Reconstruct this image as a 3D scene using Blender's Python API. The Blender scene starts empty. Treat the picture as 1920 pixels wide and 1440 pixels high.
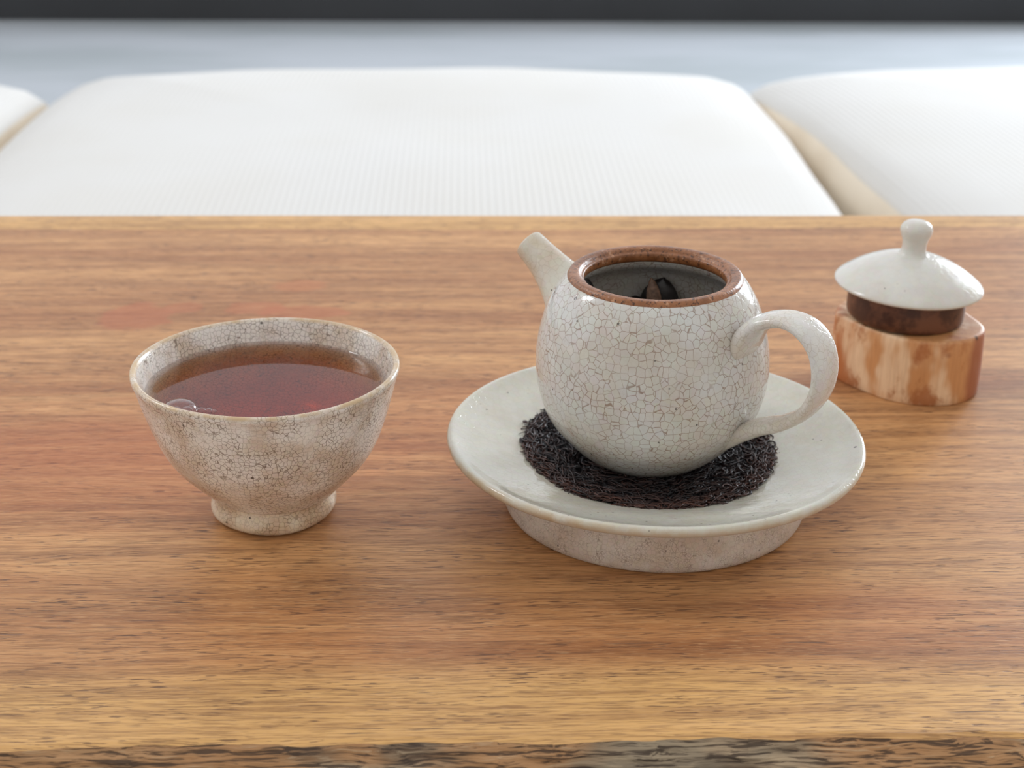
import bpy, bmesh, math, random
from mathutils import Vector, Matrix, noise
R = math.radians
PI = math.pi
sc = bpy.context.scene
C = sc.collection

# ------------------------------------------------------------------ camera, world, light, exposure
cam_d = bpy.data.cameras.new('camera')
cam = bpy.data.objects.new('camera', cam_d); C.objects.link(cam)
cam_d.sensor_width = 36.0
cam_d.lens = 3000.0 / 1920.0 * 36.0
cam_d.clip_start = 0.01; cam_d.clip_end = 60
cam.matrix_world = Matrix.Translation((0, 0, 0.25457)) @ Matrix.Rotation(R(90 - 23.31), 4, 'X') @ Matrix.Rotation(R(0.543), 4, 'Z')
cam_d.dof.use_dof = True
cam_d.dof.focus_distance = 0.485
cam_d.dof.aperture_fstop = 19.0
sc.camera = cam

sc.view_settings.view_transform = 'Standard'
sc.view_settings.look = 'None'
sc.view_settings.gamma = 1.0
sc.view_settings.use_curve_mapping = False
sc.view_settings.exposure = 0.16
sc.cycles.use_denoising = True
sc.cycles.max_bounces = 10
sc.cycles.transmission_bounces = 8
sc.cycles.blur_glossy = 0.3

world = bpy.data.worlds.new('overcast_sky'); sc.world = world
world.use_nodes = True
wn = world.node_tree; wn.nodes.clear()
w_out = wn.nodes.new('ShaderNodeOutputWorld'); w_bg = wn.nodes.new('ShaderNodeBackground')
w_tc = wn.nodes.new('ShaderNodeTexCoord'); w_sep = wn.nodes.new('ShaderNodeSeparateXYZ')
w_ma = wn.nodes.new('ShaderNodeMapRange'); w_mix = wn.nodes.new('ShaderNodeMix'); w_mix.data_type = 'RGBA'
w_ma.inputs[1].default_value = -0.7; w_ma.inputs[2].default_value = 0.8
w_ma.inputs[3].default_value = 0.0; w_ma.inputs[4].default_value = 1.0
w_mix.inputs[6].default_value = (0.80, 0.78, 0.75, 1)      # the dimmer room side behind the camera
w_mix.inputs[7].default_value = (1.16, 1.20, 1.26, 1)      # bright overcast side beyond the cushions
wn.links.new(w_tc.outputs['Generated'], w_sep.inputs[0])
wn.links.new(w_sep.outputs[1], w_ma.inputs[0])
wn.links.new(w_ma.outputs[0], w_mix.inputs[0])
wn.links.new(w_mix.outputs[2], w_bg.inputs[0])
w_bg.inputs[1].default_value = 0.80
wn.links.new(w_bg.outputs[0], w_out.inputs[0])

def area(name, loc, target, sx, sy, power, col):
    l = bpy.data.lights.new(name, 'AREA'); l.shape = 'RECTANGLE'; l.size = sx; l.size_y = sy
    l.energy = power; l.color = col
    o = bpy.data.objects.new(name, l); C.objects.link(o)
    o.location = loc
    o.rotation_euler = (Vector(target) - Vector(loc)).to_track_quat('-Z', 'Y').to_euler()
    return o
area('window_light_right', (2.0, 3.2, 0.60), (0.05, 0.55, 0.05), 0.9, 1.1, 75, (0.86, 0.93, 1.0))
area('window_light_left', (-1.15, 0.95, 1.05), (0.0, 0.5, 0), 0.22, 0.42, 5, (0.95, 0.97, 1.0))

# ------------------------------------------------------------------ helpers
def tag(o, label=None, cat=None, group=None, kind=None):
    if label: o['label'] = label
    if cat: o['category'] = cat
    if group: o['group'] = group
    if kind: o['kind'] = kind
    return o

def thing(name, label, cat, loc=(0, 0, 0), rz=0.0, group=None):
    o = bpy.data.objects.new(name, None); C.objects.link(o)
    o.empty_display_size = 0.02
    o.location = loc; o.rotation_euler = (0, 0, rz)
    return tag(o, label, cat, group)

def mesh_obj(name, verts, faces, mat, parent=None, smooth=True, loc=None):
    me = bpy.data.meshes.new(name)
    me.from_pydata([tuple(v) for v in verts], [], faces)
    bm = bmesh.new(); bm.from_mesh(me)
    bmesh.ops.recalc_face_normals(bm, faces=bm.faces)
    bm.to_mesh(me); bm.free()
    me.materials.append(mat)
    if smooth:
        for p in me.polygons: p.use_smooth = True
    o = bpy.data.objects.new(name, me); C.objects.link(o)
    if parent: o.parent = parent
    if loc: o.location = loc
    return o

def smooth_profile(pts, sub=4, closed=False):
    """Catmull-Rom through (r, z) points."""
    out = []
    n = len(pts)
    rng = range(n) if closed else range(n - 1)
    for i in rng:
        p0 = pts[(i - 1) % n] if (closed or i > 0) else pts[0]
        p1 = pts[i]; p2 = pts[(i + 1) % n]
        p3 = pts[(i + 2) % n] if (closed or i + 2 < n) else pts[-1]
        for k in range(sub):
            t = k / sub
            q = []
            for a in range(len(p1)):
                q.append(0.5 * ((2 * p1[a]) + (-p0[a] + p2[a]) * t + (2 * p0[a] - 5 * p1[a] + 4 * p2[a] - p3[a]) * t * t
                                + (-p0[a] + 3 * p1[a] - 3 * p2[a] + p3[a]) * t ** 3))
            out.append(tuple(q))
    if not closed: out.append(tuple(pts[-1]))
    return out

def lathe(name, prof, mat, parent=None, segs=128, wob=0.0, wz=0.0, seed=0.0, closed=True, lobes=0.0):
    """prof: (r, z) list; closed=True joins last to first (a solid of revolution)."""
    verts, faces = [], []
    n = len(prof)
    idx = []
    for (r, z) in prof:
        if r < 1e-5:
            idx.append([len(verts)] * segs); verts.append((0, 0, z))
        else:
            row = []
            for s in range(segs):
                a = 2 * PI * s / segs
                nx, ny = math.cos(a), math.sin(a)
                w = noise.noise(Vector((nx * 0.9 + seed, ny * 0.9, z * 25)))
                w2 = noise.noise(Vector((nx * 1.1 + seed + 7, ny * 1.1, 3.3)))
                rr = r + wob * w * min(1, r / 0.02) + lobes * math.cos(2 * a + seed) * (r / 0.05)
                row.append(len(verts)); verts.append((rr * nx, rr * ny, z + wz * w2 * min(1, r / 0.03)))
            idx.append(row)
    m = n if closed else n - 1
    for i in range(m):
        a, b = idx[i], idx[(i + 1) % n]
        for s in range(segs):
            t = (s + 1) % segs
            f = [a[s], a[t], b[t], b[s]]
            g = []
            for v in f:
                if v not in g: g.append(v)
            if len(g) > 2: faces.append(g)
    return mesh_obj(name, verts, faces, mat, parent)

def sweep(name, path, mat, parent=None, segs=28, cap=True, hollow=None):
    """path: list of (centre, side axis, thickness axis, half width, half thickness, power)."""
    verts, faces, rings = [], [], []
    for (c, u, v, a, b, p) in path:
        row = []
        for s in range(segs):
            t = 2 * PI * s / segs
            ct, st = math.cos(t), math.sin(t)
            x = math.copysign(abs(ct) ** (2 / p), ct) * a
            y = math.copysign(abs(st) ** (2 / p), st) * b
            row.append(len(verts)); verts.append(c + u * x + v * y)
        rings.append(row)
    for i in range(len(rings) - 1):
        for s in range(segs):
            t = (s + 1) % segs
            faces.append([rings[i][s], rings[i][t], rings[i + 1][t], rings[i + 1][s]])
    if cap:
        faces.append(rings[0][::-1]); faces.append(rings[-1])
    return mesh_obj(name, verts, faces, mat, parent)

# ---- node helper
class N:
    def __init__(self, name):
        self.m = bpy.data.materials.new(name); self.m.use_nodes = True
        self.t = self.m.node_tree; self.t.nodes.clear()
        self.out = self.t.nodes.new('ShaderNodeOutputMaterial')
        self.p = None
    def new(self, ty): return self.t.nodes.new(ty)
    def put(self, sock, v):
        if v is None: return
        if isinstance(v, bpy.types.NodeSocket): self.t.links.new(v, sock)
        elif isinstance(v, (tuple, list)) and len(v) == 3 and sock.type == 'RGBA': sock.default_value = (*v, 1)
        else: sock.default_value = v
    def coord(self): return self.new('ShaderNodeTexCoord').outputs['Object']
    def mapping(self, vec, scale=(1, 1, 1), loc=(0, 0, 0), rot=(0, 0, 0)):
        n = self.new('ShaderNodeMapping'); self.put(n.inputs[0], vec)
        n.inputs[1].default_value = loc; n.inputs[2].default_value = rot; n.inputs[3].default_value = scale
        return n.outputs[0]
    def noise(self, vec, scale=1, detail=3, rough=0.5, dist=0.0, color=False):
        n = self.new('ShaderNodeTexNoise'); self.put(n.inputs['Vector'], vec)
        n.inputs['Scale'].default_value = scale; n.inputs['Detail'].default_value = detail
        n.inputs['Roughness'].default_value = rough; n.inputs['Distortion'].default_value = dist
        return n.outputs[1] if color else n.outputs[0]
    def voro(self, vec, scale, feature='F1', out=0, rand=1.0):
        n = self.new('ShaderNodeTexVoronoi'); n.feature = feature; self.put(n.inputs['Vector'], vec); n.inputs['Randomness'].default_value = rand
        n.inputs['Scale'].default_value = scale
        return n.outputs[out] if not isinstance(out, tuple) else [n.outputs[i] for i in out]
    def math(self, op, a, b=None, c=None, clamp=False):
        n = self.new('ShaderNodeMath'); n.operation = op; n.use_clamp = clamp
        self.put(n.inputs[0], a); self.put(n.inputs[1], b)
        if c is not None: self.put(n.inputs[2], c)
        return n.outputs[0]
    def vmath(self, op, a, b=None, s=None):
        n = self.new('ShaderNodeVectorMath'); n.operation = op
        self.put(n.inputs[0], a); self.put(n.inputs[1], b)
        if s is not None: n.inputs[3].default_value = s
        return n.outputs['Value'] if op in ('LENGTH', 'DISTANCE', 'DOT_PRODUCT') else n.outputs[0]
    def rng(self, v, a, b, c=0.0, d=1.0, smooth=True):
        n = self.new('ShaderNodeMapRange'); n.interpolation_type = 'SMOOTHSTEP' if smooth else 'LINEAR'
        self.put(n.inputs[0], v)
        for i, x in zip((1, 2, 3, 4), (a, b, c, d)): self.put(n.inputs[i], x)
        return n.outputs[0]
    def mix(self, f, a, b, mode='MIX'):
        n = self.new('ShaderNodeMix'); n.data_type = 'RGBA'; n.blend_type = mode
        self.put(n.inputs[0], f); self.put(n.inputs[6], a); self.put(n.inputs[7], b)
        return n.outputs[2]
    def xyz(self, v):
        n = self.new('ShaderNodeSeparateXYZ'); self.put(n.inputs[0], v); return n.outputs
    def bump(self, h, strength, dist):
        n = self.new('ShaderNodeBump'); self.put(n.inputs['Height'], h)
        n.inputs['Strength'].default_value = strength; n.inputs['Distance'].default_value = dist
        return n.outputs[0]
    def finish(self, base, rough=0.5, normal=None, **kw):
        p = self.new('ShaderNodeBsdfPrincipled'); self.put(p.inputs['Base Color'], base)
        self.put(p.inputs['Roughness'], rough)
        if normal is not None: self.put(p.inputs['Normal'], normal)
        for k, v in kw.items(): self.put(p.inputs[k.replace('_', ' ')], v)
        self.t.links.new(p.outputs[0], self.out.inputs[0])
        self.p = p
        return self.m

def srgb(r, g, b):
    f = lambda c: (c / 255 / 12.92) if c <= 10 else ((c / 255 + 0.055) / 1.055) ** 2.4
    return (f(r), f(g), f(b))

# ------------------------------------------------------------------ materials
def glaze(name, base, warm, crack, cell, crack_amt, width, mottle=0.4, fine_amt=0.3, speck=0.9, rough=0.14, cover=(0.35, 0.6), mot_scale=45, lip=None):
    n = N(name); c = n.coord()
    wob = n.vmath('SCALE', n.vmath('SUBTRACT', n.noise(c, 260, 2, color=True), (0.5, 0.5, 0.5)), s=0.0010)
    cw = n.vmath('ADD', c, wob)
    d1 = n.voro(cw, 1 / cell, 'DISTANCE_TO_EDGE', 0, 0.75)
    d2 = n.voro(cw, 1.9 / cell, 'DISTANCE_TO_EDGE', 0, 0.85)
    lowf = n.noise(c, mot_scale, 3, 0.6)
    midf = n.noise(c, 220, 3, 0.6)
    m1 = n.rng(d1, width * 0.35, width, 1, 0)
    m2 = n.math('MULTIPLY', n.rng(d2, width * 0.3, width * 1.2, 1, 0), n.rng(midf, 0.42, 0.62))
    m1 = n.math('MULTIPLY', m1, n.rng(n.voro(cw, 1 / cell, 'F1', 0, 0.75), 0.10, 0.24))
    amt1 = n.math('MULTIPLY', m1, n.rng(n.noise(c, 90, 2), cover[0], cover[1], 0.35, 1.0))
    cm = n.math('ADD', n.math('MULTIPLY', amt1, crack_amt), n.math('MULTIPLY', m2, fine_amt), clamp=True)
    col = n.mix(n.math('MULTIPLY', n.rng(lowf, 0.38, 0.66), mottle), base, warm)
    cell_tone = n.voro(cw, 1 / cell, 'F1', 1)
    col = n.mix(0.06, col, cell_tone, 'SOFT_LIGHT')
    col = n.mix(n.rng(midf, 0.3, 0.75, 0.0, 0.10), col, (0.9, 0.9, 0.88))
    col = n.mix(cm, col, crack)
    if lip:
        q = n.vmath('LENGTH', n.vmath('MULTIPLY', c, (1, 1, 0))) if lip[0] == 'r' else n.xyz(c)[2]
        col = n.mix(n.math('MULTIPLY', n.rng(q, lip[1], lip[2]), n.rng(n.noise(c, 160, 3), 0.35, 0.65, 0.35, 1.0)), col, lip[3])
    # iron specks
    f1, rc = n.voro(c, 420, 'F1', (0, 1))
    pick = n.rng(n.xyz(rc)[0], speck, speck + 0.02)
    sp = n.math('MULTIPLY', n.rng(f1, 0.09, 0.20, 1, 0), pick)
    sp = n.math('MULTIPLY', sp, n.rng(n.xyz(rc)[1], 0.0, 1.0, 0.35, 0.95))
    col = n.mix(sp, col, (0.055, 0.045, 0.04))
    g1, gc = n.voro(c, 150, 'F1', (0, 1))
    gp = n.math('MULTIPLY', n.rng(n.math('ADD', g1, n.math('MULTIPLY', n.math('SUBTRACT', midf, 0.5), 0.15)), 0.05, 0.10, 1, 0), n.rng(n.xyz(gc)[0], speck - 0.07, speck - 0.06))
    col = n.mix(n.math('MULTIPLY', gp, 0.85), col, (0.050, 0.038, 0.030))
    h = n.math('SUBTRACT', n.math('MULTIPLY', n.noise(c, 110, 2), 1.0), n.math('MULTIPLY', m1, 0.10))
    nb = n.bump(h, 0.30, 0.0006)
    return n.finish(col, rough, nb, IOR=1.5)

m_pot = glaze('crackled_pot_glaze', srgb(204, 203, 198), srgb(188, 176, 160), srgb(128, 94, 70), 0.0025, 0.68, 0.046, 0.65, 0.10, speck=0.94, cover=(0.25, 0.55), mot_scale=38)
m_cup = glaze('crackled_cup_glaze', srgb(236, 230, 222), srgb(206, 185, 164), srgb(92, 70, 52), 0.0016, 0.66, 0.065, 0.85, 0.32, speck=0.92, rough=0.20, cover=(0.3, 0.55), mot_scale=65, lip=('z', 0.0524, 0.0536, srgb(200, 172, 134)))
m_cupfoot = glaze('crackled_cup_foot_glaze', srgb(222, 208, 184), srgb(198, 170, 138), srgb(112, 86, 62), 0.0016, 0.55, 0.07, 0.9, 0.35, speck=0.94, rough=0.28, mot_scale=90)
m_dish = glaze('grey_dish_glaze', srgb(204, 201, 188), srgb(192, 184, 166), srgb(150, 135, 115), 0.0022, 0.10, 0.05, 0.6, 0.08, speck=0.87, rough=0.09, mot_scale=60, lip=('r', 0.0685, 0.0706, srgb(186, 164, 134)))
m_dishfoot = glaze('crackled_dish_foot_glaze', srgb(212, 203, 192), srgb(196, 178, 160), srgb(112, 90, 72), 0.0015, 0.42, 0.075, 0.8, 0.55, speck=0.95, rough=0.30, cover=(0.45, 0.7), mot_scale=70)
m_lid = glaze('pale_lid_glaze', srgb(210, 207, 199), srgb(198, 189, 176), srgb(150, 140, 125), 0.0024, 0.06, 0.05, 0.5, 0.05, speck=0.93, rough=0.12)
m_handle = glaze('crackled_handle_glaze', srgb(212, 209, 203), srgb(202, 188, 168), srgb(150, 128, 104), 0.0022, 0.30, 0.06, 0.7, 0.15, speck=0.94)
m_spout = glaze('speckled_spout_glaze', srgb(208, 203, 190), srgb(194, 176, 152), srgb(140, 118, 95), 0.0024, 0.28, 0.05, 0.8, 0.10, speck=0.92)

def clay():
    n = N('unglazed_brown_clay'); c = n.coord()
    a = n.noise(c, 120, 4, 0.65); b = n.noise(c, 900, 3, 0.7)
    col = n.mix(n.rng(a, 0.35, 0.65), srgb(128, 78, 42), srgb(158, 104, 66))
    col = n.mix(n.rng(b, 0.52, 0.66), col, srgb(72, 42, 26))
    col = n.mix(n.rng(n.noise(c, 500, 2), 0.62, 0.72, 0, 0.7), col, srgb(198, 150, 116))
    return n.finish(col, 0.33, n.bump(b, 0.5, 0.0004), IOR=1.5)
m_clay = clay()

def dark_clay():
    n = N('dark_lid_clay'); c = n.coord()
    a = n.noise(c, 130, 4, 0.6)
    col = n.mix(n.rng(a, 0.4, 0.62), srgb(66, 36, 26), srgb(108, 68, 48))
    return n.finish(col, 0.38, n.bump(a, 0.3, 0.0004))
m_darkclay = dark_clay()

def wood_table():
    n = N('oiled_table_wood'); c = n.coord()
    warp = n.noise(n.mapping(c, (5, 30, 1)), 1, 2)
    w = n.new('ShaderNodeCombineXYZ'); n.put(w.inputs[1], n.math('MULTIPLY', n.math('SUBTRACT', warp, 0.5), 0.012))
    p = n.vmath('ADD', c, w.outputs[0])
    X, Y, Z = n.xyz(p)
    big = n.noise(n.mapping(p, (2.2, 26, 1)), 1, 4, 0.55)
    mid = n.noise(n.mapping(p, (9, 190, 1), (3, 1, 0)), 1, 4, 0.6)
    fine = n.noise(n.mapping(p, (75, 1700, 1)), 1, 3, 0.6)
    fine2 = n.noise(n.mapping(p, (190, 3000, 1), (5, 2, 0)), 1, 2, 0.6)
    col = n.mix(n.rng(big, 0.32, 0.68), srgb(166, 110, 66), srgb(208, 155, 102))
    red = n.noise(n.mapping(p, (4, 14, 1), (9, 4, 0)), 1, 3)
    col = n.mix(n.rng(red, 0.50, 0.70, 0, 0.18), col, srgb(190, 124, 80))
    # pale sapwood along the front and back edges
    ys = n.math('ADD', Y, n.math('MULTIPLY', n.math('SUBTRACT', mid, 0.5), 0.004))
    sap = n.math('MAXIMUM', n.rng(ys, -0.212, -0.190, 1, 0), n.rng(ys, 0.2085, 0.2105, 0, 1))
    col = n.mix(n.math('MULTIPLY', sap, 0.9), col, srgb(216, 168, 104))
    # grain
    col = n.mix(n.rng(mid, 0.36, 0.56, 0.42, 0.0), col, srgb(120, 74, 46))
    col = n.mix(n.rng(mid, 0.55, 0.75, 0.0, 0.4), col, srgb(218, 172, 118))
    col = n.mix(n.rng(fine, 0.36, 0.54, 0.50, 0.0), col, srgb(104, 66, 42))
    col = n.mix(n.rng(fine2, 0.52, 0.72, 0.0, 0.36), col, srgb(226, 182, 132))
    pores = n.noise(n.mapping(p, (165, 1500, 1), (1, 7, 0)), 1, 2, 0.45)
    pd = n.noise(n.mapping(p, (30, 140, 1), (2, 2, 0)), 1, 3)
    pm = n.math('MULTIPLY', n.rng(pores, 0.57, 0.66), n.rng(pd, 0.42, 0.60, 0.30, 1.0))
    col = n.mix(n.math('MULTIPLY', pm, 0.75), col, srgb(84, 56, 42))
    # long darker cracks near the front edge
    ck = n.noise(n.mapping(p, (22, 420, 1), (8, 3, 0)), 1, 4, 0.6)
    cm = n.math('MULTIPLY', n.rng(ck, 0.64, 0.70), n.rng(Y, -0.13, -0.19))
    col = n.mix(n.math('MULTIPLY', cm, 0.75), col, srgb(92, 70, 58))
    # scratches
    sc1 = n.noise(n.mapping(p, (30, 1900, 1), (0, 0, 0), (0, 0, R(7))), 1, 1)
    sm = n.math('MULTIPLY', n.rng(sc1, 0.72, 0.78), n.rng(n.noise(c, 22, 2), 0.55, 0.66))
    col = n.mix(n.math('MULTIPLY', sm, 0.5), col, srgb(222, 190, 156))
    # red-brown stains soaked into the wood
    def blob(x, y, rx, ry, edge):
        d = n.vmath('LENGTH', n.mapping(c, (1 / rx, 1 / ry, 0), (-x / rx, -y / ry, 0)))
        d = n.math('ADD', d, n.math('MULTIPLY', n.math('SUBTRACT', n.noise(n.mapping(c, (1, 1.6, 1)), 70, 2), 0.5), 1.1))
        return n.rng(d, 1 - edge, 1 + edge, 1, 0)
    for (x, y, rx, ry, e, s, cc) in ((-0.165, 0.083, 0.016, 0.015, 0.12, 0.46, (176, 96, 62)), (-0.145, 0.094, 0.010, 0.006, 0.12, 0.38, (176, 96, 62)),
                                 (-0.112, 0.093, 0.014, 0.008, 0.12, 0.36, (182, 100, 64)), (-0.092, 0.0885, 0.020, 0.0085, 0.12, 0.42, (178, 98, 62)),
                                 (-0.095, 0.123, 0.012, 0.008, 0.3, 0.35, (190, 110, 66)),
                                 (-0.150, -0.062, 0.075, 0.036, 0.8, 0.20, (190, 92, 58)), (0.000, -0.040, 0.06, 0.045, 0.8, 0.14, (184, 92, 58)),
                                 (0.10, -0.165, 0.03, 0.012, 0.7, 0.18, (196, 112, 62))):
        col = n.mix(n.math('MULTIPLY', blob(x, y, rx, ry, e), s), col, srgb(*cc))
    h = n.math('SUBTRACT', n.math('MULTIPLY', fine, 0.5), n.math('MULTIPLY', pm, 0.6))
    h = n.math('SUBTRACT', h, n.math('MULTIPLY', cm, 1.2))
    rg = n.rng(fine, 0.3, 0.7, 0.50, 0.38)
    return n.finish(col, rg, n.bump(h, 0.35, 0.0003), IOR=1.36)
m_table = wood_table()

def bark():
    n = N('rough_live_edge_wood'); c = n.coord()
    p = n.vmath('ADD', c, n.vmath('SCALE', n.noise(n.mapping(c, (60, 200, 200)), 1, 2, color=True), s=0.003))
    a = n.noise(n.mapping(p, (14, 160, 260)), 1, 4, 0.6)
    b = n.noise(n.mapping(p, (50, 900, 1300)), 1, 3, 0.6)
    e = n.noise(n.mapping(p, (20, 20, 60), (4, 4, 4)), 1, 3)
    col = n.mix(n.rng(a, 0.36, 0.62), srgb(96, 74, 54), srgb(178, 154, 124))
    col = n.mix(n.rng(e, 0.50, 0.62, 0, 0.75), col, srgb(186, 136, 88))
    col = n.mix(n.rng(e, 0.48, 0.38, 0, 0.5), col, srgb(142, 132, 112))
    col = n.mix(n.rng(b, 0.40, 0.52, 0.85, 0), col, srgb(54, 38, 28))
    col = n.mix(n.rng(b, 0.56, 0.72, 0, 0.4), col, srgb(206, 182, 148))
    return n.finish(col, 0.8, n.bump(n.math('ADD', b, a), 0.8, 0.001))
m_bark = bark()

def block_wood():
    n = N('stained_block_wood'); c = n.coord()
    p = n.vmath('ADD', c, n.vmath('SCALE', n.noise(c, 60, 2, color=True), s=0.006))
    a = n.noise(n.mapping(p, (60, 60, 26)), 1, 3, 0.55)
    b = n.noise(n.mapping(p, (90, 90, 60), (3, 3, 3)), 1, 4, 0.6)
    g = n.noise(n.mapping(c, (900, 900, 80)), 1, 2)
    col = n.mix(n.rng(a, 0.42, 0.58), srgb(236, 202, 164), srgb(206, 148, 96))
    col = n.mix(n.rng(b, 0.52, 0.66, 0, 0.85), col, srgb(172, 104, 56))
    X, Y, Z = n.xyz(p)
    col = n.mix(n.math('MULTIPLY', n.rng(X, 0.0225, 0.027, 0, 0.85), n.rng(n.xyz(c)[2], 0.0262, 0.0268, 1, 0.25)), col, srgb(158, 88, 58))
    lb = n.math('MULTIPLY', n.rng(X, -0.022, -0.016, 1, 0), n.rng(a, 0.36, 0.52, 0.2, 1))
    col = n.mix(lb, col, srgb(186, 112, 62))
    kd = n.vmath('DISTANCE', c, (0.0115, -0.0265, 0.0215))
    col = n.mix(n.rng(kd, 0.0008, 0.0022, 0.8, 0), col, srgb(130, 68, 42))
    kd2 = n.vmath('DISTANCE', c, (0.0235, -0.021, 0.0262))
    col = n.mix(n.rng(kd2, 0.0005, 0.0014, 0.9, 0), col, srgb(60, 36, 28))
    col = n.mix(n.rng(g, 0.4, 0.6, 0.14, 0), col, srgb(150, 96, 60))
    return n.finish(col, 0.5, n.bump(g, 0.2, 0.0003))
m_block = block_wood()

def fabric():
    n = N('white_ribbed_fabric'); c = n.coord()
    X, Y, Z = n.xyz(c)
    rib = n.math('SINE', n.math('MULTIPLY', X, 2 * PI / 0.0062))
    rib2 = n.math('SINE', n.math('MULTIPLY', Y, 2 * PI / 0.004))
    a = n.noise(c, 6, 2)
    col = n.mix(n.rng(a, 0.35, 0.7, 0, 0.5), srgb(214, 213, 211), srgb(209, 206, 200))
    col = n.mix(n.rng(rib, -1, 1, 0.0, 0.12), col, srgb(214, 208, 198))
    h = n.math('ADD', rib, n.math('MULTIPLY', rib2, 0.5))
    return n.finish(col, 0.9, n.bump(h, 0.3, 0.0006), Sheen_Weight=0.2)
m_fabric = fabric()
def fabric_side():
    n = N('beige_cushion_side_fabric'); c = n.coord()
    col = n.mix(n.rng(n.noise(c, 12, 2), 0.35, 0.7), srgb(238, 228, 212), srgb(230, 218, 200))
    return n.finish(col, 0.9)
m_side = fabric_side()

def plain(name, col, rough, scale=8, var=0.08, metallic=0.0):
    n = N(name); c = n.coord()
    a = n.noise(c, scale, 4, 0.6)
    k = n.mix(n.rng(a, 0.3, 0.7), tuple(x * (1 - var) for x in col), tuple(min(1, x * (1 + var)) for x in col))
    return n.finish(k, rough, n.bump(a, 0.1, 0.001))
def floor_mat():
    n = N('grey_floor_paint'); c = n.coord()
    a = n.noise(n.mapping(c, (1.5, 5, 1), (0, 0, 0), (0, 0, R(25))), 1, 4, 0.6)
    col = n.mix(n.rng(a, 0.35, 0.65), srgb(166, 174, 180), srgb(184, 190, 198))
    return n.finish(col, 0.55)
m_floor = floor_mat()
m_plinth = plain('charcoal_painted_plinth', srgb(52, 54, 58), 0.6, 3, 0.12)

def tea_mat():
    n = N('black_tea_liquid')
    p = n.new('ShaderNodeBsdfPrincipled')
    p.inputs['Base Color'].default_value = (1, 1, 1, 1); p.inputs['Roughness'].default_value = 0.0
    p.inputs['Transmission Weight'].default_value = 1.0; p.inputs['IOR'].default_value = 1.333
    n.t.links.new(p.outputs[0], n.out.inputs[0])
    v = n.new('ShaderNodeVolumeAbsorption'); v.inputs[0].default_value = (0.955, 0.80, 0.44, 1); v.inputs[1].default_value = 215
    n.t.links.new(v.outputs[0], n.out.inputs[1])
    return n.m
m_tea = tea_mat()

def bubble_mat():
    n = N('thin_bubble_film')
    g = n.new('ShaderNodeBsdfGlossy'); g.inputs['Roughness'].default_value = 0.03
    t = n.new('ShaderNodeBsdfTransparent')
    lw = n.new('ShaderNodeLayerWeight'); lw.inputs[0].default_value = 0.35
    f = n.rng(lw.outputs[1], 0.25, 0.95, 0.04, 0.8)
    mx = n.new('ShaderNodeMixShader'); n.put(mx.inputs[0], f)
    n.t.links.new(t.outputs[0], mx.inputs[1]); n.t.links.new(g.outputs[0], mx.inputs[2])
    n.t.links.new(mx.outputs[0], n.out.inputs[0])
    return n.m
m_bubble = bubble_mat()

def leaf_mat():
    n = N('dry_black_tea_leaf')
    at = n.new('ShaderNodeAttribute'); at.attribute_name = 'tone'
    f = n.xyz(at.outputs['Color'])[0]
    c = n.coord()
    col = n.mix(f, (0.010, 0.008, 0.010), srgb(112, 66, 48))
    return n.finish(col, 0.36, n.bump(n.noise(c, 1800, 2), 0.5, 0.0003))
m_leaf = leaf_mat()
m_bed = plain('dark_leaf_dust', (0.010, 0.008, 0.009), 0.8, 800, 0.4)
m_wet = plain('wet_brown_tea_leaf', srgb(112, 84, 66), 0.45, 500, 0.4)
m_wetdark = plain('wet_dark_tea_leaf', srgb(26, 20, 19), 0.35, 500, 0.4)

# ------------------------------------------------------------------ setting
FZ = -0.24
YAW = R(1.9)
def box(name, x0, x1, y0, y1, z0, z1, mat, parent=None):
    v = [(x, y, z) for x in (x0, x1) for y in (y0, y1) for z in (z0, z1)]
    f = [(0, 1, 3, 2), (4, 6, 7, 5), (0, 4, 5, 1), (2, 3, 7, 6), (0, 2, 6, 4), (1, 5, 7, 3)]
    return mesh_obj(name, v, f, mat, parent, smooth=False)
fl = box('floor', -3.2, 3.2, -1.5, 3.4, FZ - 0.05, FZ, m_floor); tag(fl, kind='structure')
pl = box('trim_1', -3.2, 3.2, 0, 0.08, FZ, FZ + 0.16, m_plinth); pl.location = (0, 2.655, 0); pl.rotation_euler = (0, 0, R(1.9))
tag(pl, kind='structure')

# ------------------------------------------------------------------ table
table = thing('table', 'low plank table of oiled brown wood with a rough live front edge', 'table', (0, 0.585, FZ), YAW)
TZ = -FZ                                   # tabletop height in the table's own frame
def nz(x, y, z=0.0): return noise.noise(Vector((x, y, z)))
def front_y(x):
    return -0.2335 + 0.0016 * nz(x * 9, 1.2) + 0.0010 * nz(x * 45, 4.2)
def jag(x):                                # broken splinters of the lip
    a = nz(x * 38, 2.2); b = nz(x * 110, 6.2)
    return 0.0016 * a + 0.0009 * b + 0.0007 * math.floor(3 * nz(x * 26, 8.4)) / 3
def back_y(x): return 0.2370 + 0.0012 * nz(x * 4, 8.1)
xs = []
x = -0.9
while x < 0.9001:
    xs.append(x); x += (0.0006 if abs(x) < 0.19 else 0.02)
TH = 0.042
def edge_drop(x):                          # how far the split edge has chipped down
    return 0.0005 + 0.0006 * max(0, nz(x * 60, 9.7))
verts, faces = [], []
tt = [0.0, 0.004, 0.02, 0.1, 0.3, 0.5, 0.75, 0.97, 0.99, 1.0]
rows = []
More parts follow.
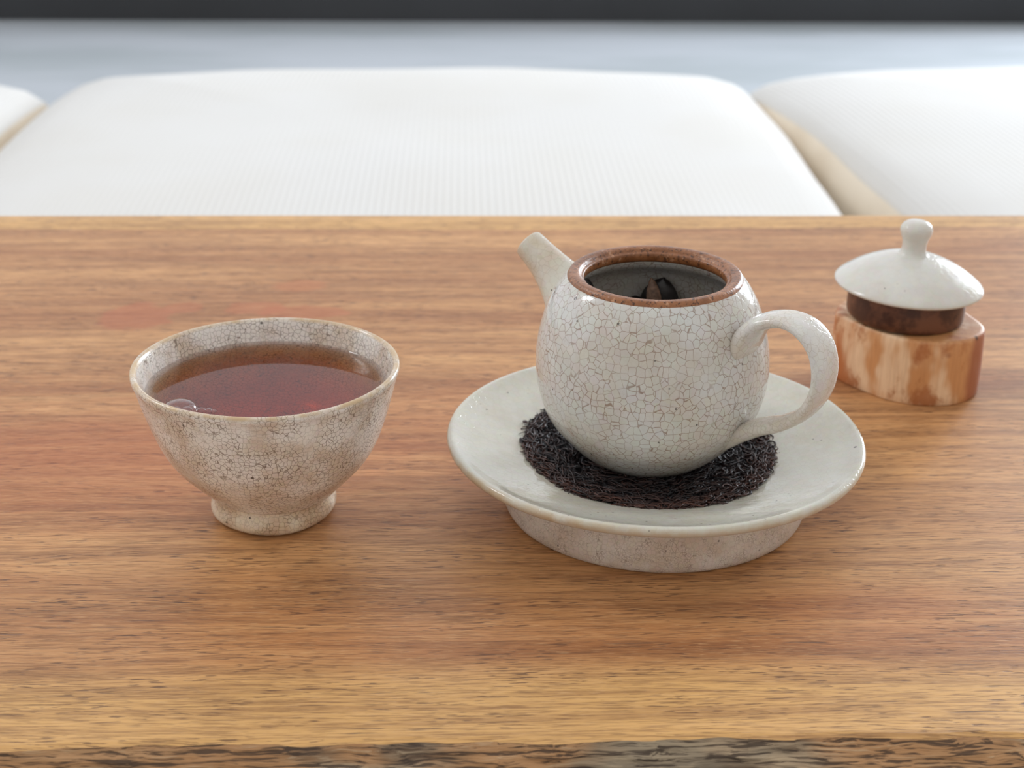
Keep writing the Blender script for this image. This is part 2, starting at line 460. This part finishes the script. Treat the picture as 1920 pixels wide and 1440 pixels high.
for x in xs:
    fy, by = front_y(x), back_y(x)
    row = []
    pts = [(fy + jag(x), -edge_drop(x))]
    for t in tt[1:]: pts.append((fy + jag(x) * max(0.0, 1 - t * 40) + (by - fy) * t, 0.0 if t < 0.98 else (-0.0004 if t < 1 else -0.0016)))
    pts += [(by, -TH), (fy + 0.004, -TH)]
    for (y, z) in pts:
        row.append(len(verts)); verts.append((x, y, TZ + z))
    rows.append(row)
m = len(rows[0])
for i in range(len(rows) - 1):
    for k in range(m):
        l = (k + 1) % m
        faces.append((rows[i][k], rows[i][l], rows[i + 1][l], rows[i + 1][k]))
faces.append(rows[0]); faces.append(rows[-1][::-1])
top = mesh_obj('tabletop', verts, faces, m_table, table, smooth=False)
# texture space of the top: measured from the table's middle

verts, faces, rows = [], [], []
NZ = 46
for x in xs:
    fy = front_y(x); row = []
    for k in range(NZ + 1):
        t = k / NZ
        z = -edge_drop(x) - t * (TH - 0.001)
        lay = nz(x * 18, z * 420, 1.0); lay2 = nz(x * 70, z * 900, 5.0); big = nz(x * 12, z * 60, 9.0)
        chip = nz(x * 130, z * 500, 3.0)
        out = 0.0045 * min(1, t * 6) + 0.0035 * math.sin(PI * min(1, t * 1.2)) \
            + min(1, t * 12) * (0.0016 * big + 0.0024 * lay * abs(lay) ** 0.3 + 0.0010 * lay2 + 0.0006 * chip)
        row.append(len(verts)); verts.append((x, fy + jag(x) * max(0.0, 1 - t * 7) - out, TZ + z))
    row.append(len(verts)); verts.append((x, fy + 0.0040, TZ - TH + 0.001))
    row.append(len(verts)); verts.append((x, fy + jag(x) + 0.0008, TZ - edge_drop(x) - 0.0002))
    rows.append(row)
m = len(rows[0])
for i in range(len(rows) - 1):
    for k in range(m):
        l = (k + 1) % m
        faces.append((rows[i][k], rows[i][l], rows[i + 1][l], rows[i + 1][k]))
faces.append(rows[0]); faces.append(rows[-1][::-1])
le = mesh_obj('live_edge', verts, faces, m_bark, table, smooth=False)
tag(le, 'rough split grey-brown live edge')
for lx in (-0.7, 0.7):
    box('leg', lx - 0.03, lx + 0.03, -0.17, 0.17, 0.0, TZ - TH, m_table, table)

# ------------------------------------------------------------------ cushions
def cushion(label, cx, cy, L, W, T, rz, seed, group='white cushions on the floor'):
    t = thing('floor_cushion', label, 'cushion', (cx, cy, FZ), rz, group)
    per = 16; RC = 0.045
    def outline(inset):
        hx, hy = L / 2 - inset, W / 2 - inset; rc = max(0.012, RC - inset * 0.6)
        pts = []
        for q, (sx, sy) in enumerate(((1, 1), (-1, 1), (-1, -1), (1, -1))):
            for k in range(per + 1):
                a = q * PI / 2 + PI / 2 * k / per
                pts.append(((hx - rc) * sx + rc * math.cos(a), (hy - rc) * sy + rc * math.sin(a)))
            # straight run towards the next corner
            nx, ny = ((-1, 1), (-1, -1), (1, -1), (1, 1))[q]
            a = (q + 1) * PI / 2
            p0 = ((hx - rc) * sx + rc * math.cos(a), (hy - rc) * sy + rc * math.sin(a))
            p1 = ((hx - rc) * nx + rc * math.cos(a), (hy - rc) * ny + rc * math.sin(a))
            for k in range(1, 24): pts.append((p0[0] + (p1[0] - p0[0]) * k / 24, p0[1] + (p1[1] - p0[1]) * k / 24))
        return pts
    def skin(name, rings, mat, cap):
        vs, fs, rows = [], [], []
        for (inset, z) in rings:
            row = []
            for (x, y) in outline(inset):
                sag = 0.010 * ((abs(x) / (L / 2)) ** 6 * (abs(y) / (W / 2)) ** 6) ** 0.5
                k = 0.004 * nz(x * 5 + seed, y * 5, z * 8)
                row.append(len(vs)); vs.append((x + k, y + 0.7 * k, z * T + (k - 2.2 * sag if z > 0.3 else 0)))
            rows.append(row)
        m = len(rows[0])
        for i in range(len(rows) - 1):
            for a in range(m):
                b = (a + 1) % m
                fs.append((rows[i][a], rows[i][b], rows[i + 1][b], rows[i + 1][a]))
        if cap: fs.append(tuple(rows[-1]))
        return mesh_obj(name, vs, fs, mat, t)
    skin('cushion_side', [(0.200, 0.0), (0.030, 0.0), (0.014, 0.06), (0.004, 0.22), (0.0, 0.42), (0.002, 0.60), (0.007, 0.76)], m_side, False)
    skin('cushion_top', [(0.007, 0.755), (0.008, 0.785), (0.012, 0.82), (0.022, 0.865), (0.045, 0.91), (0.085, 0.95), (0.14, 0.98), (0.21, 1.0), (0.28, 1.005), (0.34, 1.005), (0.36, 1.005)], m_fabric, True)
    return t
CT = 0.112
cushion('white floor cushion in the middle, behind cup and teapot', -0.108, 1.470, 0.785, 0.79, CT, R(1.9), 1.0)
cushion('white floor cushion at right, turned a little, beige side showing', 0.690, 1.525, 0.77, 0.79, CT, R(7.6), 4.0)
cushion('white floor cushion at left, only its corner in view', -0.893, 1.40, 0.78, 0.79, CT, R(2.2), 7.0)

# ------------------------------------------------------------------ tea cup
CUP = (-0.0801, 0.4808, 0.0)
cup = thing('tea_cup', 'footed beige crackle-glaze tea cup full of tea, left on the table', 'cup', CUP)
outer = [(0.0217, 0.0100), (0.0232, 0.0117), (0.0262, 0.0148), (0.0292, 0.0180), (0.0320, 0.0212), (0.0340, 0.0242), (0.0356, 0.0272), (0.0369, 0.0302),
         (0.0380, 0.0334), (0.0390, 0.0364), (0.0399, 0.0394), (0.0407, 0.0424), (0.0415, 0.0454), (0.0422, 0.0484), (0.0429, 0.0508), (0.0434, 0.0522), (0.0433, 0.0534), (0.0424, 0.0539),
         (0.0415, 0.0533), (0.0408, 0.0515), (0.0399, 0.0480), (0.0388, 0.0440), (0.0374, 0.0390), (0.0358, 0.0340), (0.0334, 0.0280), (0.0300, 0.0230), (0.0250, 0.0180), (0.0170, 0.0140), (0.0080, 0.0125), (0.0, 0.0122)]
prof = smooth_profile(outer, 4) + [(0.0, 0.0080), (0.0190, 0.0080)]
lathe('bowl', prof, m_cup, cup, 160, wob=0.0007, wz=0.0005, seed=2.0)
fp = smooth_profile([(0.0206, 0.0108), (0.0201, 0.0090), (0.0203, 0.0070), (0.0209, 0.0048), (0.0208, 0.0030), (0.0199, 0.0014), (0.0182, 0.0003), (0.0165, 0.0)], 4) + \
     [(0.0145, 0.0), (0.0138, 0.0025), (0.0, 0.0045), (0.0, 0.0108)]
lathe('foot', fp, m_cupfoot, cup, 128, wob=0.0008, seed=5.0)

# tea: a body of liquid standing in the cup
TL = 0.0450
tp = [(0.0, TL), (0.0300, TL), (0.0355, TL + 0.00002), (0.0372, TL + 0.0001), (0.0383, TL + 0.00035), (0.0389, TL + 0.0008), (0.0395, TL + 0.0013), (0.0401, TL + 0.0013),
      (0.0392, 0.0440), (0.0378, 0.0385), (0.0362, 0.0335), (0.0338, 0.0275), (0.0304, 0.0225), (0.0253, 0.0174), (0.0172, 0.0134), (0.0080, 0.0118), (0.0, 0.0115)]
tea = lathe('black_tea', tp, m_tea, None, 160, closed=False, wob=0.0, seed=2.0)
tea.location = CUP
tag(tea, 'clear red-brown black tea filling the footed cup', 'tea')

def bubble(name, x, y, r, label, group=None, hcut=0.25):
    vs, fs, rows = [], [], []
    nr, ns = 12, 28
    for i in range(nr + 1):
        ph = (PI / 2 + hcut) * i / nr
        row = []
        for s in range(ns):
            a = 2 * PI * s / ns
            row.append(len(vs)); vs.append((r * math.sin(ph) * math.cos(a), r * math.sin(ph) * math.sin(a), r * math.cos(ph) * 0.62))
        rows.append(row)
    for i in range(nr):
        for s in range(ns):
            t = (s + 1) % ns
            fs.append((rows[i][s], rows[i][t], rows[i + 1][t], rows[i + 1][s]))
    o = mesh_obj(name, vs, fs, m_bubble)
    bm = bmesh.new(); bm.from_mesh(o.data); bmesh.ops.remove_doubles(bm, verts=bm.verts, dist=1e-6); bm.to_mesh(o.data); bm.free()
    o.location = (x, y, TL + 0.0001)
    tag(o, label, 'bubble', group)
    return o
BX, BY = -0.1052, 0.4625
bubble('tea_bubble', BX, BY, 0.0056, 'largest bubble on the tea by the near left rim')
b0 = None
for (dx, dy, r) in ((0.0020, 0.0004, 0.0017), (0.0046, 0.0006, 0.0014), (-0.0012, 0.0010, 0.0012), (0.0068, 0.0002, 0.0014), (-0.0032, 0.0002, 0.0013),
                    (0.0030, 0.0026, 0.0010), (0.0090, 0.0000, 0.0012), (0.0108, -0.0006, 0.0010)):
    bubble('tea_bubble', BX + dx, BY + dy, r, 'tiny bubble in the cluster beside the largest tea bubble', 'tiny bubbles on the tea')

# ------------------------------------------------------------------ saucer
SAU = (0.0486, 0.4901, 0.0)
sau = thing('saucer', 'wide grey glazed footed saucer under the teapot', 'saucer', SAU)
sp = smooth_profile([(0.0, 0.0130), (0.0150, 0.0130), (0.0250, 0.0133), (0.0320, 0.0146), (0.0400, 0.0172), (0.0480, 0.0197), (0.0560, 0.0219), (0.0630, 0.0242), (0.0665, 0.0258), (0.0684, 0.0266),
      (0.0697, 0.0262), (0.0701, 0.0248), (0.0690, 0.0232), (0.0660, 0.0218), (0.0600, 0.0194), (0.0540, 0.0172), (0.0490, 0.0150)], 4) + [(0.0300, 0.0098), (0.0, 0.0095)]
lathe('dish', sp, m_dish, sau, 200, wob=0.0009, wz=0.0007, seed=3.1)
fp = smooth_profile([(0.0520, 0.0176), (0.0512, 0.0150), (0.0512, 0.0110), (0.0515, 0.0070), (0.0512, 0.0030), (0.0502, 0.0007), (0.0488, 0.0)], 4) + \
     [(0.0455, 0.0), (0.0445, 0.0020), (0.0445, 0.0140)]
lathe('foot', fp, m_dishfoot, sau, 180, wob=0.0008, seed=8.0)
def dish_z(r):
    P = [(0.0, 0.0130), (0.0150, 0.0130), (0.0250, 0.0133), (0.0320, 0.0146), (0.0400, 0.0172), (0.0480, 0.0197), (0.0560, 0.0219), (0.07, 0.0266)]
    for (a, b), (c, d) in zip(P[:-1], P[1:]):
        if r <= c: return b + (d - b) * (r - a) / (c - a)
    return 0.0266

# ------------------------------------------------------------------ teapot
PX, PY, PZ = 0.0467, 0.4955, 0.0132
PH = R(-40)
pot = thing('teapot', 'round crackle-glaze teapot with loop handle, open, standing on the saucer', 'teapot', (PX, PY, PZ))
def dz(p): return [(r, z - PZ) for r, z in p]
body = [(0.0148, 0.0132), (0.0170, 0.0142), (0.0200, 0.0162), (0.0238, 0.0190), (0.0268, 0.0218), (0.0298, 0.0250), (0.0326, 0.0282), (0.0347, 0.0315), (0.0361, 0.0345), (0.0371, 0.0375),
        (0.0379, 0.0405), (0.0386, 0.0440), (0.0390, 0.0480), (0.0390, 0.0515), (0.0388, 0.0550), (0.0383, 0.0585), (0.0377, 0.0615), (0.0369, 0.0645), (0.0361, 0.0675), (0.0350, 0.0705),
        (0.0336, 0.0735), (0.0320, 0.0762), (0.0304, 0.0784), (0.0292, 0.0797), (0.0284, 0.0802)]
inner = [(0.0245, 0.0765), (0.0262, 0.0740), (0.0310, 0.0705), (0.0335, 0.0660), (0.0350, 0.0600), (0.0357, 0.0540), (0.0356, 0.0470), (0.0343, 0.0390), (0.0315, 0.0310), (0.0270, 0.0245), (0.0200, 0.0200), (0.0100, 0.0180), (0.0, 0.0178)]
prof = smooth_profile(dz(body), 4) + [(0.0262, 0.0798 - PZ)] + smooth_profile(dz(inner), 4) + [(0.0, 0.0145 - PZ), (0.0120, 0.0145 - PZ), (0.0128, 0.0132 - PZ)]
lathe('body', prof, m_pot, pot, 180, wob=0.0006, seed=1.3)
rim = smooth_profile(dz([(0.0289, 0.0797), (0.0288, 0.0804), (0.0283, 0.0811), (0.0276, 0.08145), (0.0262, 0.08145), (0.0251, 0.0810), (0.0246, 0.0803), (0.0242, 0.0800), (0.0236, 0.0797), (0.0234, 0.0786), (0.0237, 0.0772), (0.0248, 0.0765), (0.0262, 0.0772), (0.0276, 0.0790)]), 4, closed=True)
o = lathe('rim', rim, m_clay, pot, 160, wob=0.0005, seed=1.3); tag(o, 'unglazed brown clay rim')

def az(rho, z, phi, off=0.0):
    n_ = Vector((-math.sin(phi), math.cos(phi), 0))
    return Vector((rho * math.cos(phi), rho * math.sin(phi), z - PZ)) + n_ * off
def wall_r(z):                             # outer radius of the body at height z above the table
    for (r0, z0), (r1, z1) in zip(body[:-1], body[1:]):
        if z0 <= z <= z1: return r0 + (r1 - r0) * (z - z0) / max(1e-6, z1 - z0)
    return body[-1][0]
def seat_on_wall(o):                       # an attachment ends inside the thickness of the wall, not in the hollow
    for v in o.data.vertices:
        r = math.hypot(v.co.x, v.co.y); need = wall_r(v.co.z + PZ) - 0.0014
        if r < need and r > 1e-6:
            v.co.x *= need / r; v.co.y *= need / r
nrm = Vector((-math.sin(PH), math.cos(PH), 0))
# handle: centre line (rho, z), half width, half thickness
hp = [(0.0358, 0.0615, 0.0062, 0.0010), (0.0362, 0.0650, 0.0084, 0.0024), (0.0370, 0.0690, 0.0082, 0.0033), (0.0398, 0.0729, 0.0072, 0.0030), (0.0440, 0.0759, 0.0065, 0.0025), (0.0510, 0.0777, 0.0062, 0.0022), (0.0576, 0.0762, 0.0066, 0.0022),
      (0.0626, 0.0714, 0.0069, 0.0022), (0.0647, 0.0640, 0.0069, 0.0022), (0.0636, 0.0563, 0.0066, 0.0022), (0.0592, 0.0488, 0.0060, 0.0022), (0.0515, 0.0428, 0.0056, 0.0024), (0.0440, 0.0392, 0.0055, 0.0027),
      (0.0384, 0.0357, 0.0050, 0.0029), (0.0340, 0.0312, 0.0038, 0.0018), (0.0298, 0.0265, 0.0026, 0.0006)]
hp = smooth_profile(hp, 6)
path = []
for i, (rho, z, a, b) in enumerate(hp):
    q0 = hp[max(0, i - 1)]; q1 = hp[min(len(hp) - 1, i + 1)]
    tan = (az(q1[0], q1[1], PH) - az(q0[0], q0[1], PH)).normalized()
    th = tan.cross(nrm).normalized()
    path.append((az(rho, z, PH), nrm, th, a * (1 + 0.05 * nz(i * 0.13, 2)), b * (1 + 0.10 * nz(i * 0.11, 5)), 2.5))
seat_on_wall(sweep('handle', path, m_handle, pot, 36))
# spout: outer skin, lip and bore in one closed tube
PS = PH + PI
nrs = Vector((-math.sin(PS), math.cos(PS), 0))
spn = [(0.0265, 0.0560, 0.0160), (0.0310, 0.0610, 0.0128), (0.0352, 0.0655, 0.0102), (0.0395, 0.0692, 0.0083), (0.0440, 0.0727, 0.0069), (0.0485, 0.0759, 0.0060), (0.0525, 0.0785, 0.0056), (0.0538, 0.0793, 0.0054)]
spn = smooth_profile(spn, 5)
path = []
for i, (rho, z, a) in enumerate(spn):
    q0 = spn[max(0, i - 1)]; q1 = spn[min(len(spn) - 1, i + 1)]
    tan = (az(q1[0], q1[1], PS) - az(q0[0], q0[1], PS)).normalized()
    path.append((az(rho, z, PS), nrs, tan.cross(nrs).normalized(), a, a * 0.98, 2.0))
c, u, v, a, b, p = path[-1]
for (k, s) in ((0.0004, 0.96), (0.0006, 0.86), (0.0004, 0.76), (-0.001, 0.70)):
    path.append((c + tan * k, u, v, a * s, b * s, 2.0))
for q in reversed(path[18:len(path) - 5]):
    path.append((q[0], q[1], q[2], q[3] * 0.64, q[4] * 0.64, 2.0))
seat_on_wall(sweep('spout', path, m_spout, pot, 36))

# leaves left in the pot
def leaf_blade(name, loc, rot, L, W, mat, label, curl=0.5):
    vs, fs = [], []
    nL, nW = 12, 4
    for side in (0, 1):
        for i in range(nL + 1):
            t = i / nL
            w = W * math.sin(PI * min(1, t * 0.92 + 0.08)) ** 0.7
            for j in range(nW + 1):
                s = -1 + 2 * j / nW
                vs.append((s * w, curl * L * 0.3 * (t * t) + 0.25 * W * s * s + side * 0.0003, t * L))
    m0 = (nL + 1) * (nW + 1)
    for side in (0, 1):
        for i in range(nL):
            for j in range(nW):
                a = side * m0 + i * (nW + 1) + j
                fs.append((a, a + 1, a + nW + 2, a + nW + 1))
    o = mesh_obj(name, vs, fs, mat); o.location = loc; o.rotation_euler = rot
    tag(o, label, 'tea leaf')
    return o
leaf_blade('tea_leaf', (PX + 0.0030, PY + 0.0215, 0.0560), (R(-8), R(-6), R(5)), 0.0150, 0.0026, m_wet, 'upright brown steeped leaf inside the open teapot')
leaf_blade('tea_leaf', (PX + 0.0030, PY + 0.0250, 0.0555), (R(-4), R(8), R(-10)), 0.0142, 0.0066, m_wetdark, 'broad dark leaf behind the upright brown leaf in the teapot')
leaf_blade('tea_leaf', (PX - 0.0190, PY + 0.0205, 0.0640), (R(-12), R(-14), R(40)), 0.0092, 0.0024, m_wetdark, 'dark leaf stuck to the left inner wall of the teapot')
# heap of steeped leaves in the pot
random.seed(11)
vs, fs = [], []
hp_r = 30; hp_s = 60
for i in range(hp_r + 1):
    for s in range(hp_s):
        a = 2 * PI * s / hp_s; r = 0.0346 * i / hp_r
        x, y = r * math.cos(a), r * math.sin(a)
        z = 0.0595 + 0.005 * nz(x * 90, y * 90, 2) + 0.003 * nz(x * 260, y * 260, 5) - 0.11 * x
        vs.append((PX + x, PY + y, z))
for i in range(hp_r):
    for s in range(hp_s):
        t = (s + 1) % hp_s
        fs.append((i * hp_s + s, i * hp_s + t, (i + 1) * hp_s + t, (i + 1) * hp_s + s))
base = len(vs)
for s in range(hp_s):
    a = 2 * PI * s / hp_s
    vs.append((PX + 0.018 * math.cos(a), PY + 0.018 * math.sin(a), 0.0215))
for s in range(hp_s):
    t = (s + 1) % hp_s
    fs.append((hp_r * hp_s + s, hp_r * hp_s + t, base + t, base + s))
fs.append(tuple(range(base, base + hp_s)))
o = mesh_obj('steeped_tea_leaves', vs, fs, m_wetdark)
tag(o, 'dark heap of steeped leaves inside the open teapot', 'tea leaves', kind='stuff')

# ------------------------------------------------------------------ dry leaves around the teapot
random.seed(5)
vs, fs, tones = [], [], []
def sliver(c, ang, L, w, bend, tilt, tone):
    """a curled thin leaf: four-sided tapering tube bent in plan"""
    nseg = 7
    pos = Vector(c); a = ang - bend / 2
    rows = []
    step = L / nseg
    for i in range(nseg + 1):
        t = i / nseg
        ww = w * (0.35 + 0.65 * math.sin(PI * (0.08 + 0.84 * t)))
        d = Vector((math.cos(a) * math.cos(tilt), math.sin(a) * math.cos(tilt), math.sin(tilt)))
        sd = Vector((-math.sin(a), math.cos(a), 0)); up = d.cross(sd)
        row = []
        for k in range(4):
            q = PI / 2 * k + t * 2
            row.append(len(vs)); vs.append(tuple(pos + sd * (math.cos(q) * ww) + up * (math.sin(q) * ww * 0.8)))
        rows.append(row)
        pos = pos + d * step
        a += bend / nseg; tilt -= 0.25 * tilt + 0.02
    n0 = len(fs)
    for i in range(nseg):
        for k in range(4):
            l = (k + 1) % 4
            fs.append((rows[i][k], rows[i][l], rows[i + 1][l], rows[i + 1][k]))
    fs.append(tuple(rows[0][::-1])); fs.append(tuple(rows[-1]))
    tones.extend([tone] * (len(fs) - n0))
def edge_r(a): return 0.0424 + 0.0016 * nz(math.cos(a) * 2, math.sin(a) * 2, 4)
dxs, dys = PX - SAU[0], PY - SAU[1]
def bed_h(r, er):      # thickness of the leaf bed
    return 0.0030 * max(0.0, 1 - (r / er) ** 6)
# bed
nr_, ns_ = 40, 160
for i in range(nr_ + 1):
    for s in range(ns_):
        a = 2 * PI * s / ns_; er = edge_r(a) - 0.0008
        r = 0.0165 + (er - 0.0165) * i / nr_
        x, y = r * math.cos(a), r * math.sin(a)
        rs = math.hypot(x + dxs, y + dys)
        z = dish_z(rs) + max(0.0, bed_h(r, er) * (0.8 + 0.5 * nz(x * 500, y * 500, 1))) + 0.0001
        vs.append((PX + x, PY + y, z))
for i in range(nr_):
    for s in range(ns_):
        t = (s + 1) % ns_
        fs.append((i * ns_ + s, i * ns_ + t, (i + 1) * ns_ + t, (i + 1) * ns_ + s)); tones.append(0.0)
for k in range(4300):
    a = random.uniform(0, 2 * PI); er = edge_r(a)
    u = random.random()
    if k % 4 == 0: r = er - abs(random.gauss(0, 0.0022))
    else: r = math.sqrt(0.019 ** 2 + (er ** 2 - 0.019 ** 2) * u)
    if -PI * 0.05 < (a % (2 * PI)) < PI * 0.95 and r < 0.026: continue
    x, y = r * math.cos(a), r * math.sin(a)
    rs = math.hypot(x + dxs, y + dys)
    z = dish_z(rs) + 0.0005 + bed_h(r, er) * random.uniform(0.55, 1.25)
    curly = random.random() < (0.75 if math.cos(a) > 0.2 else 0.35)
    tang = a + PI / 2 + random.gauss(0, 0.55)
    if random.random() < 0.5: tang += PI
    if curly:
        L = random.uniform(0.003, 0.006); bend = random.choice((-1, 1)) * random.uniform(1.2, 3.6); w = random.uniform(0.00024, 0.00042)
    else:
        L = random.uniform(0.003, 0.0080); bend = random.gauss(0, 0.5); w = random.uniform(0.00016, 0.00034)
    rim_ = max(0.0, (r / er - 0.80) / 0.2)
    tone = min(1.0, max(0.0, random.gauss(0.09, 0.11) + rim_ * random.uniform(0, 0.45) * (1.0 if math.sin(a) < 0 else 0.5)))
    sliver((PX + x - 0.5 * L * math.cos(tang), PY + y - 0.5 * L * math.sin(tang), z), tang, L, w, bend, random.gauss(0.1, 0.22), tone)
o = mesh_obj('dry_tea_leaves', vs, fs, m_leaf)
me = o.data
ca = me.attributes.new('tone', 'FLOAT_COLOR', 'FACE')
for i, t in enumerate(tones): ca.data[i].color = (t, t, t, 1)
tag(o, 'ring of dry twisted black tea leaves around the teapot base', 'tea leaves', kind='stuff')
random.seed(3)

# ------------------------------------------------------------------ wooden block and the lid lying on it
LX, LY, BH = 0.1569, 0.6005, 0.0270
blk = thing('wooden_block', 'small pale stained wooden block under the teapot lid', 'block', (LX, LY, 0))
ol = [(0.1312, 0.6010), (0.1345, 0.5945), (0.1405, 0.5862), (0.1475, 0.5785), (0.1550, 0.5741), (0.1630, 0.5724), (0.1715, 0.5733), (0.1790, 0.5772), (0.1845, 0.5835), (0.1868, 0.5910), (0.1855, 0.6000),
      (0.1820, 0.6110), (0.1740, 0.6210), (0.1630, 0.6270), (0.1500, 0.6280), (0.1385, 0.6220), (0.1325, 0.6130), (0.1303, 0.6045)]
ol = smooth_profile([(x - LX, y - LY) for x, y in ol], 5, closed=True)
verts, faces, rows = [], [], []
lv = [(0.0, 0.985), (0.0006, 0.998), (0.004, 1.004), (0.012, 1.006), (0.020, 1.0), (0.0255, 0.992), (0.0264, 0.983), (0.0269, 0.965), (BH, 0.93), (BH, 0.5), (BH, 0.02)]
for (z, s) in lv:
    row = []
    for i, (x, y) in enumerate(ol):
        k = 1 + 0.010 * nz(x * 90, y * 90, z * 40)
        row.append(len(verts)); verts.append((x * s * k, y * s * k, z))
    rows.append(row)
nn = len(ol)
for i in range(len(rows) - 1):
    for s in range(nn):
        t = (s + 1) % nn
        faces.append((rows[i][s], rows[i][t], rows[i + 1][t], rows[i + 1][s]))
faces.append(tuple(rows[0][::-1])); faces.append(tuple(rows[-1]))
mesh_obj('block_body', verts, faces, m_block, blk)

lid = thing('teapot_lid', 'domed pale glazed lid with round knob, resting on the wooden block', 'lid', (LX, LY, BH + 0.0003))
lid.rotation_euler = (R(0), R(1.8), 0)
z0 = 0.0145
dome = smooth_profile([(0.0, z0 + 0.0118), (0.004, z0 + 0.0116), (0.010, z0 + 0.0105), (0.016, z0 + 0.0083), (0.022, z0 + 0.0052), (0.0265, z0 + 0.0021), (0.0286, z0 + 0.0003), (0.0291, z0 - 0.0007), (0.0285, z0 - 0.0014),
      (0.0265, z0 - 0.0008), (0.0225, z0 + 0.0010)], 4) + [(0.0150, z0 + 0.0030), (0.0, z0 + 0.0050)]
lathe('dome', dome, m_lid, lid, 128, wob=0.0004, seed=6.6)
kn = smooth_profile([(0.0075, z0 + 0.0102), (0.0060, z0 + 0.0114), (0.0050, z0 + 0.0128), (0.0047, z0 + 0.0150), (0.0050, z0 + 0.0175), (0.0058, z0 + 0.0195), (0.0062, z0 + 0.0213), (0.0058, z0 + 0.0232), (0.0042, z0 + 0.0247), (0.0020, z0 + 0.0253), (0.0, z0 + 0.0254)], 4) + [(0.0, z0 + 0.0095)]
lathe('knob', kn, m_lid, lid, 64, wob=0.0003, seed=6.6)
fg = smooth_profile([(0.0224, z0 + 0.0020), (0.0227, z0 - 0.003), (0.0230, z0 - 0.008), (0.0229, 0.0020), (0.0222, 0.0005), (0.0212, 0.0)], 4) + [(0.0190, 0.0), (0.0185, 0.001), (0.0185, z0 + 0.0030)]
o = lathe('inner_flange', fg, m_darkclay, lid, 96, wob=0.0004, seed=3.0); tag(o, 'unglazed dark brown flange')
